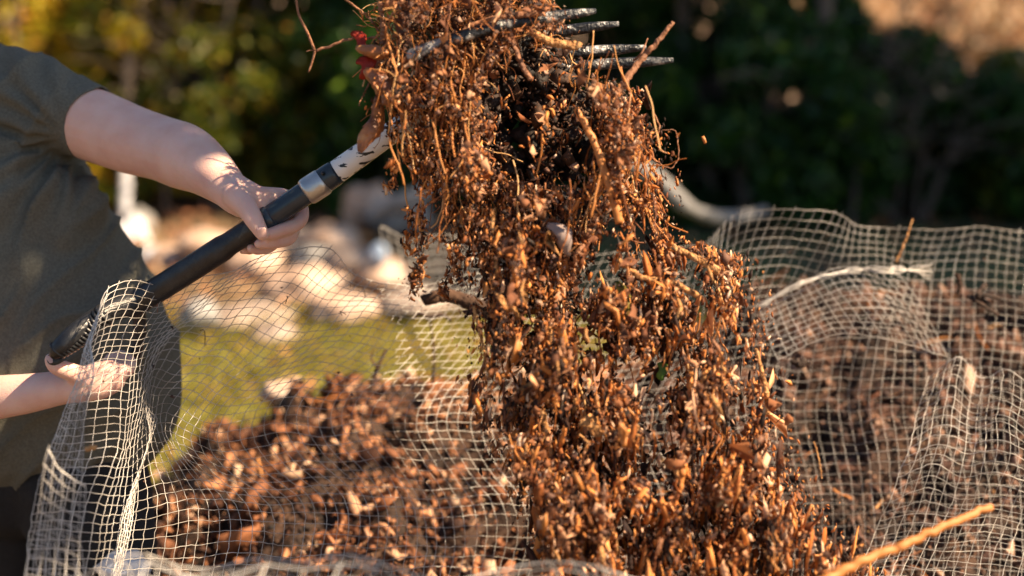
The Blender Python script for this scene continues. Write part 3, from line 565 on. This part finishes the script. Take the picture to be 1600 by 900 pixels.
# ---------------- single roots, twigs and leaves ----------------
def strand(name, pts, w0, w1, m, label, cat, n=40, jit=.0015, flat=.6, extra=()):
    q = px(pts, n); q = q + np.array([[noise.noise(Vector((i * .5, pts[0][0], c))) for c in (0, 9, 18)] for i in range(n)]) * jit * 2
    rad = np.linspace(w0, w1, n) * (1 + .22 * np.array([noise.noise(Vector((i * .55, pts[0][1], 3))) for i in range(n)]))
    mb = MB().tube(q, rad, 8, True, flat)
    for e, a, b_ in extra: mb.tube(px(e, 14), np.linspace(a, b_, 14), 6)
    return tag(mb.build(name, m, None, True), label, cat)
strand('root', [(848, 640, 2.03), (858, 700, 2.03), (862, 740, 2.02), (874, 800, 2.02), (886, 862, 2.02)], .0042, .003, M_tan, 'long pale yellow root falling upright at the bottom of the stream', 'root')
strand('root', [(900, 170, 2.04), (925, 215, 2.03), (945, 270, 2.02), (962, 325, 2.02), (968, 348, 2.02)], .0045, .0065, M_root, 'thick tan root dangling under the right end of the tines', 'root')
strand('root', [(740, 478, 2.05), (750, 520, 2.05), (758, 560, 2.05), (764, 590, 2.05)], .0028, .0014, M_tan, 'thin curved root at the left edge of the stream before the lawn', 'root')
strand('root', [(1182, 545, 2.05), (1190, 580, 2.05), (1198, 615, 2.05), (1199, 648, 2.05)], .0025, .0042, M_tan, 'orange root falling just right of the stream before the dark heap', 'root')
strand('root', [(640, 78, 2.06), (690, 70, 2.05), (740, 40, 2.05), (790, 26, 2.05), (850, 20, 2.05)], .004, .005, M_twig, 'thick reddish-brown root lying over the uppermost tine', 'root')
strand('root', [(790, 5, 2.06), (800, 60, 2.05), (815, 100, 2.04), (830, 125, 2.04)], .0028, .004, M_twig, 'brown root hanging down across the tines', 'root')
strand('root', [(990, 760, 1.98), (1035, 790, 1.98), (1060, 770, 1.98), (1068, 725, 1.98)], .003, .0045, M_root, 'bright orange hooked root low in the stream', 'root')
strand('stalk', [(830, 50, 2.05), (862, 66, 2.05), (906, 72, 2.05)], .0055, .0065, M_tan, 'short straw-coloured stalk end poking out between the tines', 'stalk')
strand('stalk', [(1052, 34, 2.06), (1025, 68, 2.06), (1000, 95, 2.06), (975, 130, 2.05), (952, 165, 2.05)], .003, .0062, M_twig, 'twig slanting up to the right past the tine tips', 'twig', extra=[([(990, 95, 2.06), (1003, 82, 2.05), (1012, 60, 2.06)], .0016, .0008)])
strand('stalk', [(965, 405, 2.04), (1000, 432, 2.04), (1050, 442, 2.04), (1090, 462, 2.04)], .0035, .0045, M_tan, 'pale stalk lying sideways in the bulge of the stream', 'stalk')
strand('stalk', [(1050, 385, 2.06), (1090, 405, 2.05), (1125, 425, 2.05)], .004, .006, M_tan, 'flat tan stalk near the top of the bulge', 'stalk')
strand('stick', [(1548, 792, 1.85), (1480, 820, 1.82), (1410, 852, 1.8), (1340, 880, 1.78), (1240, 935, 1.75)], .0048, .0066, M_root, 'thick orange stick slanting down at the lower right of the mesh', 'stick', 50, .0025, .9)
strand('twig', [(690, 130, 2.14), (640, 100, 2.12), (600, 62, 2.1), (575, 60, 2.1), (550, 60, 2.1), (516, 72, 2.1), (492, 80, 2.1)], .0018, .0022, M_twig, 'forked brown twig reaching out to the left of the load', 'twig', extra=[([(492, 80, 2.1), (480, 50, 2.1), (466, 20, 2.1), (462, -20, 2.1)], .0022, .0016), ([(492, 80, 2.1), (488, 96, 2.1), (482, 113, 2.1)], .0021, .0013), ([(496, 79, 2.1), (484, 79, 2.1), (478, 81, 2.1)], .001, .0006)])
strand('twig', [(600, 62, 2.12), (580, 32, 2.11), (560, 14, 2.11), (538, -2, 2.11)], .0022, .0015, M_twig, 'thin twig rising over the red leaf at the left of the load', 'twig')
strand('twig', [(560, 165, 2.1), (572, 140, 2.1), (584, 118, 2.1)], .0007, .0016, M_twig, 'tiny thorn-like twig under the red leaf', 'twig')
strand('twig', [(598, 70, 2.08), (599, 40, 2.08), (594, 4, 2.08)], .0042, .0042, M_twig, 'stubby upright brown twig behind the red leaf', 'twig')
strand('stalk', [(640, 35, 2.08), (622, 20, 2.08), (604, 6, 2.08)], .0014, .0012, M_tan, 'thin pale straw crossing the top of the load', 'straw')
strand('twig', [(1020, 170, 2.1), (1030, 205, 2.1), (1012, 225, 2.1), (1022, 250, 2.1), (1050, 262, 2.1), (1060, 240, 2.1), (1055, 205, 2.1), (1034, 204, 2.1)], .0013, .0008, M_twig, 'loose curled root thread at the right edge of the load', 'root')
strand('twig', [(1426, 342, 2.64), (1415, 375, 2.64), (1400, 410, 2.64)], .0016, .0022, M_tan, 'thin pale twig caught upright in the right part of the mesh', 'twig')
strand('twig', [(1272, 690, 2.4), (1280, 720, 2.4), (1284, 748, 2.4)], .0013, .0013, M_tan, 'small pale curved twig in front of the dark heap', 'twig')
strand('twig', [(676, 600, 2.75), (678, 550, 2.75), (672, 500, 2.75)], .003, .0022, M_heap, 'dark stem standing in the left heap before the lawn', 'twig', extra=[([(672, 500, 2.75), (655, 490, 2.75), (645, 500, 2.75)], .005, .003), ([(672, 498, 2.75), (690, 492, 2.75), (706, 502, 2.75)], .006, .003)])
strand('stalk', [(580, 600, 2.7), (592, 570, 2.7), (604, 545, 2.7)], .005, .002, M_heap, 'dark broken stub sticking up from the left heap', 'stub', extra=[([(590, 575, 2.7), (580, 560, 2.7), (584, 545, 2.7)], .003, .001)])
strand('twig', [(1540, 445, 2.62), (1528, 462, 2.6), (1546, 478, 2.62), (1540, 500, 2.62)], .006, .003, M_heap, 'black clump of rotted root caught in the mesh at far right', 'root clump', extra=[([(1520, 470, 2.62), (1540, 462, 2.6), (1562, 466, 2.62)], .005, .003), ([(1512, 462, 2.62), (1530, 474, 2.6), (1560, 492, 2.62)], .004, .003)])
strand('stub', [(1496, 428, 2.62), (1500, 445, 2.62), (1496, 460, 2.62)], .005, .004, M_heap, 'small black root scrap caught in the mesh left of the rotted clump', 'root scrap')
strand('stub', [(660, 470, 2.45), (700, 462, 2.45), (745, 478, 2.45), (770, 492, 2.45)], .010, .014, M_heap, 'dark rotten branch end lying on the mesh rim beside the stream', 'branch', extra=[([(700, 462, 2.45), (690, 450, 2.45), (684, 440, 2.45)], .004, .002)])
strand('stub', [(134, 702, 1.92), (150, 698, 1.93)], .0032, .0034, M_tan, 'small pale wood scrap caught in the left fold of the mesh', 'wood scrap', 10)
strand('stub', [(1240, 562, 2.5), (1250, 570, 2.5), (1258, 562, 2.5)], .008, .006, M_soil, 'small black soil clod in front of the dark heap', 'soil clod', 12)

def leaf(name, pts, wid, m, label, curl=.5, n=16, roll=0., parent=None, cat='leaf'):
    q = px(pts, n); t = np.gradient(q, axis=0); t /= np.linalg.norm(t, axis=1)[:, None]
    a = np.cross(t, VIEW); a /= np.linalg.norm(a, axis=1)[:, None]; nn = np.cross(a, t); V = []; K = 9
    for i in range(n):
        s_ = i / (n - 1); w_ = wid * (math.sin(math.pi * min(1, max(.04, s_ * .92 + .06))) ** .7)
        for k in range(K):
            v = (k / (K - 1) - .5) * 2; th = v * curl * 1.6 + roll + .5 * math.sin(s_ * 5)
            jag = 1 + .15 * noise.noise(Vector((i * .9, k * 3, wid * 100)))
            V.append(q[i] + a[i] * w_ * math.sin(th) / max(curl * 1.6, .3) * jag + nn[i] * w_ * (1 - math.cos(th)) * 1.1 + nn[i] * .0012 * math.sin(k * 2 + i))
    V = np.array(V); F = [(i * K + k, i * K + k + 1, (i + 1) * K + k + 1, (i + 1) * K + k) for i in range(n - 1) for k in range(K - 1)]
    o = mesh(name, V, np.array(F), m, parent, True); md = o.modifiers.new('t', 'SOLIDIFY'); md.thickness = .0009
    if label: tag(o, label, cat)
    return o
leaf('leaf', [(556, 74, 2.06), (575, 78, 2.05), (600, 82, 2.05), (612, 84, 2.06)], .015, M_brleaf, 'curled reddish-brown leaf edge above the red scrap on the load', .9)
leaf('leaf', [(560, 92, 2.07), (572, 104, 2.065), (584, 118, 2.07)], .019, M_redleaf, 'bright red leaf scrap at the left of the load', .4)
leaf('leaf', [(570, 108, 2.055), (590, 124, 2.045), (605, 145, 2.045), (600, 165, 2.05)], .022, M_brleaf, 'crumpled orange-brown leaf below the bright red scrap', .8)
leaf('leaf', [(590, 150, 2.07), (582, 175, 2.07), (576, 200, 2.06), (562, 238, 2.06)], .017, M_brleaf, 'long torn brown leaf hanging over the white socket of the fork', .6, 18, .4)
leaf('leaf', [(550, 50, 2.08), (560, 60, 2.08), (572, 72, 2.07)], .010, M_redleaf, 'small dark red leaf tip above the curled brown leaf', .5)
leaf('leaf', [(1030, 566, 2.06), (1033, 580, 2.06), (1037, 594, 2.06)], .009, M_gleaf, 'single green leaf in the dark gap of the stream', .4)
leaf('leaf', [(965, 440, 2.05), (972, 470, 2.05), (985, 500, 2.05)], .012, M_lyel, 'yellow-green leaf blade in the upper bulge of the stream', .5)
leaf('leaf', [(985, 750, 1.98), (1002, 768, 1.98), (1010, 790, 1.98)], .014, M_brleaf, 'orange-red leaf low in the stream beside the hooked root', .5)
leaf('leaf', [(855, 350, 2.03), (880, 370, 2.02), (890, 400, 2.03)], .014, mat('silvery_leaf', (.26, .20, .18), .3), 'silvery wet leaf in the middle of the stream', .6)
leaf('leaf', [(905, 660, 2.0), (925, 668, 2.0), (945, 672, 2.0)], .013, M_tan, 'pale straw-coloured leaf facing out of the lower stream', .4)

# ---------------- stones, sacks, branches behind ----------------
def rock(cx, cy, d, rw, rh, m, label, seed, group='stones piled at the edge of the lawn', name='stone', cat='stone'):
    c = P(cx, cy, d); bm = []; u, v = 26, 16; V = []
    for i in range(v + 1):
        ph = math.pi * i / v
        for j in range(u):
            th = 2 * math.pi * j / u; p = Vector((math.sin(ph) * math.cos(th), math.sin(ph) * math.sin(th), math.cos(ph)))
            f = 1 + .35 * noise.noise(p * 1.3 + Vector((seed * 5, 0, 0))) + .14 * noise.noise(p * 3.4 + Vector((seed, 3, 0)))
            V.append((p.x * f * rw / FPX * d, p.y * f * rw / FPX * d, p.z * f * rh / FPX * d))
    F = [(i * u + j, i * u + (j + 1) % u, (i + 1) * u + (j + 1) % u, (i + 1) * u + j) for i in range(v) for j in range(u)]
    o = mesh(name, np.array(V), np.array(F), m, None, True); o.location = tuple(c); tag(o, label, cat, group); return o
rk = [(478, 450, 6.3, 60, 38, 0, 'large pale pink stone in front of the stone pile'), (310, 492, 5.6, 30, 26, 2, 'round grey-white stone on the near edge of the lawn'),
 (575, 325, 7.4, 42, 36, 0, 'upright cream stone at the back of the pile'), (620, 340, 7.3, 50, 30, 2, 'grey stone right of the upright cream stone'),
 (330, 385, 7.0, 50, 26, 0, 'pale flat stone beside the white sacks'), (400, 410, 6.8, 48, 28, 0, 'cream stone seen under the gripping hand'),
 (440, 375, 7.2, 60, 24, 1, 'long brown stone behind the gripping fingers'), (520, 375, 7.0, 46, 26, 0, 'light brown stone below the collar of the fork'),
 (545, 410, 6.6, 44, 26, 1, 'dark brown stone in the middle of the pile'), (600, 430, 6.3, 42, 26, 0, 'rounded tan stone at the right end of the pile'),
 (380, 500, 5.9, 75, 20, 1, 'low brown slab of stone bordering the lawn'), (430, 525, 5.6, 42, 18, 1, 'dark stone half sunk at the lawn edge'),
 (540, 480, 5.9, 60, 22, 0, 'pinkish stone at the right end of the lawn border'), (270, 405, 7.1, 32, 24, 0, 'small pale stone right of the sacks'),
 (650, 470, 5.9, 60, 16, 1, 'flat brown stone beside the falling stream'), (490, 405, 6.7, 36, 24, 2, 'grey stone wedged behind the large pink one')]
for k, (x, y, d, a, b_, c_, lb) in enumerate(rk): rock(x, y, d, a, b_, (M_rock, M_rockd, M_rockd)[c_] if c_ != 2 else M_bleach, lb, k + 2)
rock(205, 400, 7.6, 36, 62, M_bag, 'tall white sack standing behind the person', 40, 'white sacks by the hedge', 'sack', 'sack')
rock(245, 425, 7.2, 30, 42, M_bag, 'lower white sack leaning beside the tall one', 41, 'white sacks by the hedge', 'sack', 'sack')
rock(218, 352, 7.9, 26, 26, M_bleach, 'grey tied sack top behind the white sacks', 42, 'white sacks by the hedge', 'sack', 'sack')
rock(592, 396, 6.2, 13, 17, M_blue, 'small pale blue plastic pot among the stones', 43, None, 'pot', 'pot')
rock(195, 885, 2.45, 40, 24, M_bag, 'crumpled grey-white plastic sheet at the bottom left behind the mesh', 44, None, 'plastic_sheet', 'plastic sheet')
rock(440, 612, 3.6, 30, 18, M_rock, 'pale yellowish stone at the upper edge of the left heap', 45, None, 'stone', 'stone')
def wood(name, pts, w0, w1, m, label, cat='branch', sub=()):
    n = 50; q = px(pts, n); rad = np.linspace(w0, w1, n) * (1 + .2 * np.array([noise.noise(Vector((i * .25, pts[0][0], 3))) for i in range(n)]))
    mb = MB().tube(q, rad, 14)
    for e, a, b_ in sub: mb.tube(px(e, 20), np.linspace(a, b_, 20), 8)
    return tag(mb.build(name, m, None, True), label, cat)
wood('branch', [(900, 222, 5.6), (985, 256, 5.6), (1035, 285, 5.6), (1070, 320, 5.6), (1110, 338, 5.7), (1160, 338, 5.9), (1195, 330, 6)], .035, .022, M_bleach, 'bleached grey bent branch lying behind the stream on the right')
wood('branch', [(590, 330, 6.9), (640, 312, 6.8), (700, 285, 6.8), (760, 262, 6.8)], .05, .04, M_bleach, 'bleached grey branch behind the stream on the left')
post = empty('fence_post', tuple(P(197, 420, 8.0)))
tag(post, 'thin post with pale lower half standing behind the shoulder', 'post')
def attach(o, par): o.parent = par; o.location = -par.location if par.location.length else (0, 0, 0); return o
attach(MB().tube(px([(200, 55, 8.0), (198, 255, 8.0)], 10), .028, 10).build('upper_pole', M_bark), post)
attach(MB().tube(px([(197, 250, 8.0), (195, 400, 8.0)], 10), .032, 10).build('pale_sleeve', M_bag), post)

# ---------------- shrubs and trees ----------------
def leaves(c, s, seed, up=.3):
    r = np.random.default_rng(seed); n = len(c); a = r.normal(size=(n, 3)); a /= np.linalg.norm(a, axis=1)[:, None]
    q = r.normal(size=(n, 3)); b_ = np.cross(a, q); b_ /= np.linalg.norm(b_, axis=1)[:, None]; nn = np.cross(a, b_)
    s = s[:, None]; V = np.stack([c - a * s, c + b_ * s * .42 + nn * s * .12, c + a * s, c - b_ * s * .42 + nn * s * .12], 1)
    i = np.arange(n)[:, None] * 4; return V.reshape(-1, 3), np.concatenate([i + [0, 1, 2], i + [0, 2, 3]], 0)
def crown_pts(n, rx, ry, z0, z1, clumps, seed, shell=.35):
    r = np.random.default_rng(seed); k = clumps; th = r.uniform(0, 2 * math.pi, k); u = r.uniform(0, 1, k)
    cz = z0 + (z1 - z0) * u; rad = np.sqrt(np.clip(1 - (np.abs(u - .42) / .62) ** 2.5, .05, 1)) * r.uniform(.3, .95, k)
    C = np.stack([rx * rad * np.cos(th), ry * rad * np.sin(th), cz], -1); S = r.uniform(.09, .2, k) * (rx + ry)
    i = r.integers(0, k, n); v = r.normal(size=(n, 3)); v /= np.linalg.norm(v, axis=1)[:, None]
    p = C[i] + v * (S[i] * r.uniform(shell, 1, n) ** .6)[:, None] * [1, 1, .8]; p[:, 2] = np.maximum(p[:, 2], .03); return p
def plant(name, x, y, rx, ry, z0, z1, n, m, label, cat, group, seed, ls=.035, trunk=.03, tr_h=None, stems=5, tilt=0):
    root = empty(name, (x, y, gh(x, y))); tag(root, label, cat, group)
    c = crown_pts(n, rx, ry, z0, z1, max(14, int(26 * (z1 - z0))), seed)
    V, F = leaves(c, ls * rng.uniform(.6, 1.3, n), seed); mesh('crown', V, F, m, root)
    mb = MB(); random.seed(seed)
    top = tr_h or z1 * .8
    for k in range(stems):
        a = random.uniform(0, 6.28); l = 0 if stems == 1 else .6
        e = (rx * l * math.cos(a) + tilt, ry * l * math.sin(a), top * random.uniform(.8, 1))
        q = smooth([(0 if stems == 1 else .04 * math.cos(a), 0 if stems == 1 else .04 * math.sin(a), -.05), (e[0] * .35 + random.gauss(0, .04), e[1] * .35, e[2] * .4), (e[0] * .75, e[1] * .75 + random.gauss(0, .05), e[2] * .75), e], 20)
        mb.tube(q, np.linspace(trunk, trunk * .3, 20), 9)
        for z in range(6):
            i = random.randrange(8, 19); d_ = (random.gauss(0, 1), random.gauss(0, 1), random.uniform(.1, .9))
            mb.tube(wig(q[i], d_, random.uniform(.25, .6) * (rx + .2), 6, .2), np.linspace(trunk * .35, trunk * .08, 12), 5)
    mb.build('trunk', M_bark, root, True); return root
gsh = 'shrubs forming the hedge behind the garden'
def at(pxx, y): return (pxx - 800) / FPX * (y * cp + 1.3 * sp)
H = [
 (20, 8.2, .8, .6, 2.6, M_lgold, 9000, 'sunlit yellow shrub at the far left above the shoulder', .04),
 (185, 8.6, .75, .6, 2.4, M_lgold, 9000, 'sunlit golden shrub right of the thin post', .04),
 (330, 8.3, .75, .6, 2.5, M_lolive, 11000, 'olive-green shrub above the forearm', .04),
 (470, 8.7, .75, .6, 2.5, M_lolive, 11000, 'olive-green shrub above the white socket', .04),
 (600, 8.4, .7, .6, 2.4, M_lgreen, 12000, 'dark green shrub behind the left side of the load', .04),
 (760, 8.8, .8, .6, 2.4, M_lgreen, 9000, 'dark green shrub behind the middle of the stream', .04),
 (930, 8.6, .75, .6, 2.3, M_lgreen, 12000, 'dark green shrub behind the tine tips', .04),
 (1075, 8.4, .75, .6, 1.9, M_lgreen, 13000, 'tall dark green shrub just right of the tine tips', .04),
 (1220, 8.5, .75, .6, 1.2, M_lgreen, 13000, 'dark green shrub around the leaning thin tree', .04),
 (1360, 8.3, .75, .6, .92, M_lgreen, 13000, 'dark green shrub below the bare branches', .04),
 (1490, 8.5, .75, .6, .80, M_lgreen, 13000, 'low dark green shrub under the sunlit slope', .04),
 (1625, 8.3, .8, .6, .85, M_lolive, 12000, 'low shrub with yellow-green leaves at the far right', .04)]
for k, (x, y, rx, ry, hgt, m, n, lb, ls) in enumerate(H):
    plant('shrub', at(x, y), y, rx, ry, .05, hgt, n, m, lb, 'shrub', gsh, 50 + k, ls)
H2 = [(60, 9.5, 2.6, M_lgold, 'sunlit golden shrub of the back row above the left shoulder'), (270, 9.6, 2.6, M_lolive, 'olive shrub of the back row above the elbow'), (420, 9.5, 2.6, M_lolive, 'olive shrub of the back row above the steel collar'),
 (560, 9.6, 2.6, M_lgreen, 'dark shrub of the back row left of the load'), (700, 9.5, 2.5, M_lgreen, 'dark shrub of the back row behind the load'), (860, 9.6, 2.5, M_lgreen, 'dark shrub of the back row behind the tines'),
 (1010, 9.5, 2.4, M_lgreen, 'dark shrub of the back row right of the tines'), (1155, 7.9, 1.12, M_lgreen, 'dark green shrub hiding the foot of the pale trunk'), (1290, 9.4, .9, M_lgreen, 'dark shrub of the back row beside the leaning tree'), (1430, 8.0, .7, M_lgreen, 'small dark green shrub in front of the low hedge')]
for k, (x, y, hgt, m, lb) in enumerate(H2): plant('shrub', at(x, y), y, .8, .55, .05, hgt, 11000, m, lb, 'shrub', gsh, 70 + k, .042)
gtr = 'thin trees in the hedge'
for k, (x, y, ht, tk, lb, m) in enumerate([
 (1133, 10.2, 6.5, .07, 'pale straight trunk rising right of the tine tips', M_lgreen), (1165, 11.2, 7, .11, 'thicker grey trunk just right of the pale straight one', M_lgreen),
 (1280, 8.0, 5.5, .055, 'dark leaning thin tree in front of the right hedge', M_lgreen), (690, 10.5, 7, .12, 'tall evergreen behind the load', M_lgreen), (380, 10.8, 7, .12, 'tall evergreen behind the olive shrubs', M_lolive), (940, 11.4, 7.5, .12, 'tall evergreen behind the tine tips', M_lgreen)]):
    plant('evergreen_tree', at(x, y), y, (.5 if k == 2 else 1.5), (.5 if k == 2 else 1.3), (3.4 if k == 2 else 2.6), ht, 9000, m, lb, 'tree', gtr, 120 + k, .07, tk, ht * .95, 1)
def bare(x, y, label, seed, h=1.6, n=22):
    random.seed(seed); o = MB(); b0 = np.array([at(x, y), y, 0.])
    tk = smooth([b0, b0 + [.06, 0, h * .4], b0 + [.25, 0, h * .8], b0 + [.4, .1, h]], 24); o.tube(tk, np.linspace(.015, .004, 24), 8)
    for k in range(n):
        i = random.randrange(5, 24); q = wig(tk[i], (random.uniform(-.6, 1), random.gauss(0, .4), random.uniform(.1, 1)), random.uniform(.3, .8), 7, .18); o.tube(q, np.linspace(.006, .0015, 14), 5)
        for z in range(2): o.tube(wig(q[random.randrange(4, 13)], (random.gauss(0, 1), random.gauss(0, .5), random.uniform(0, 1)), .25, 5, .2), np.linspace(.004, .0015, 10), 4)
    root = empty('bare_sapling', tuple(b0)); tag(root, label, 'sapling', 'bare saplings before the hedge'); attach(o.build('trunk', M_bark), root)
    c = np.array([tk[random.randrange(10, 24)] + rng.normal(0, .25, 3) for _ in range(9)]); V, F = leaves(c, np.full(9, .035), seed); attach(mesh('leaves', V, F, M_lfar), root)
bare(1330, 7.6, 'bare sapling leaning right with a few orange leaves', 5); bare(1400, 7.8, 'bare twiggy sapling in front of the sunlit slope', 6, 1.4); bare(255, 8.0, 'bare sapling before the golden shrubs', 8, 1.7)
# sunlit growth on the slope
gs = 'dry bushes on the sunlit slope'
sl_lb = ['tan bush at the top right corner', 'pale dry bush left of the corner bush', 'pinkish dry bush high on the slope', 'tan bush above the bare branches', 'dry bush above the leaning thin tree', 'pale bush between the hedge trunks', 'low tan bush near the right frame edge']
for k, (x, y) in enumerate([(1590, 16), (1480, 19), (1390, 24), (1320, 17), (1240, 21), (1190, 27), (1640, 12.5)]):
    plant('dry_bush', at(x, y), y, .9, .8, .05, 1.1, 2500, M_lfar, sl_lb[k], 'bush', gs, 200 + k, .06, .02)

# unseen trees added at the right so their crowns shade the person and hedge
def shade_tree(x, y, C, Rr, n, m, label, seed, ls):
    root = empty('added_shade_tree', (x, y, 0)); tag(root, label, 'tree', 'unseen trees added for shade')
    r = np.random.default_rng(seed); v = r.normal(size=(n, 3)); v /= np.linalg.norm(v, axis=1)[:, None]; v *= r.uniform(0, 1, (n, 1)) ** .4
    c = np.array(C) - [x, y, 0] + v * np.array(Rr); V, F = leaves(c, ls * r.uniform(.7, 1.2, n), seed); mesh('crown', V, F, m, root)
    mb = MB(); q = smooth([(0, 0, -.1), (.05, .1, C[2] * .4), ((C[0] - x) * .4, (C[1] - y) * .4, C[2] * .8), (C[0] - x, C[1] - y, C[2])], 24); mb.tube(q, np.linspace(.16, .05, 24), 12)
    for k in range(10): i = random.randrange(14, 24); mb.tube(wig(q[i], (random.gauss(0, 1), random.gauss(0, 1), .3), max(Rr) * .8, 7, .2), np.linspace(.04, .008, 14), 6)
    mb.build('trunk', M_bark, root, True)
shade_tree(3.8, -.4, (1.72, 1.72, 4.3), (.64, .42, .45), 7000, M_lolive, 'unseen broadleaf tree added right of the viewer to shade the person', 301, .045)
shade_tree(8.4, 7.4, (7.2, 6.3, 6.2), (2.8, 2.4, 1.1), 26000, M_lolive, 'unseen tall broadleaf tree added right of the garden to shade the middle of the hedge', 302, .08)

n = 7000; x = rng.uniform(-3.6, 3.6, n); y = rng.uniform(4, 8.6, n); keep = (rng.uniform(0, 1, n) < np.where(y > 5.6, 1, .22)) & ((x < .4) | (rng.uniform(0, 1, n) < .35)); x = x[keep]; y = y[keep]; n = len(x)
c = np.stack([x, y, np.array([gh(a, b_) + .03 for a, b_ in zip(x, y)])], -1); V, F = leaves(c, .03 * rng.uniform(.6, 1.3, n), 9)
tag(mesh('fallen_leaves', V, F, M_heapchip), 'dry brown leaves strewn over the lawn and between the stones', 'fallen leaves', kind='stuff')
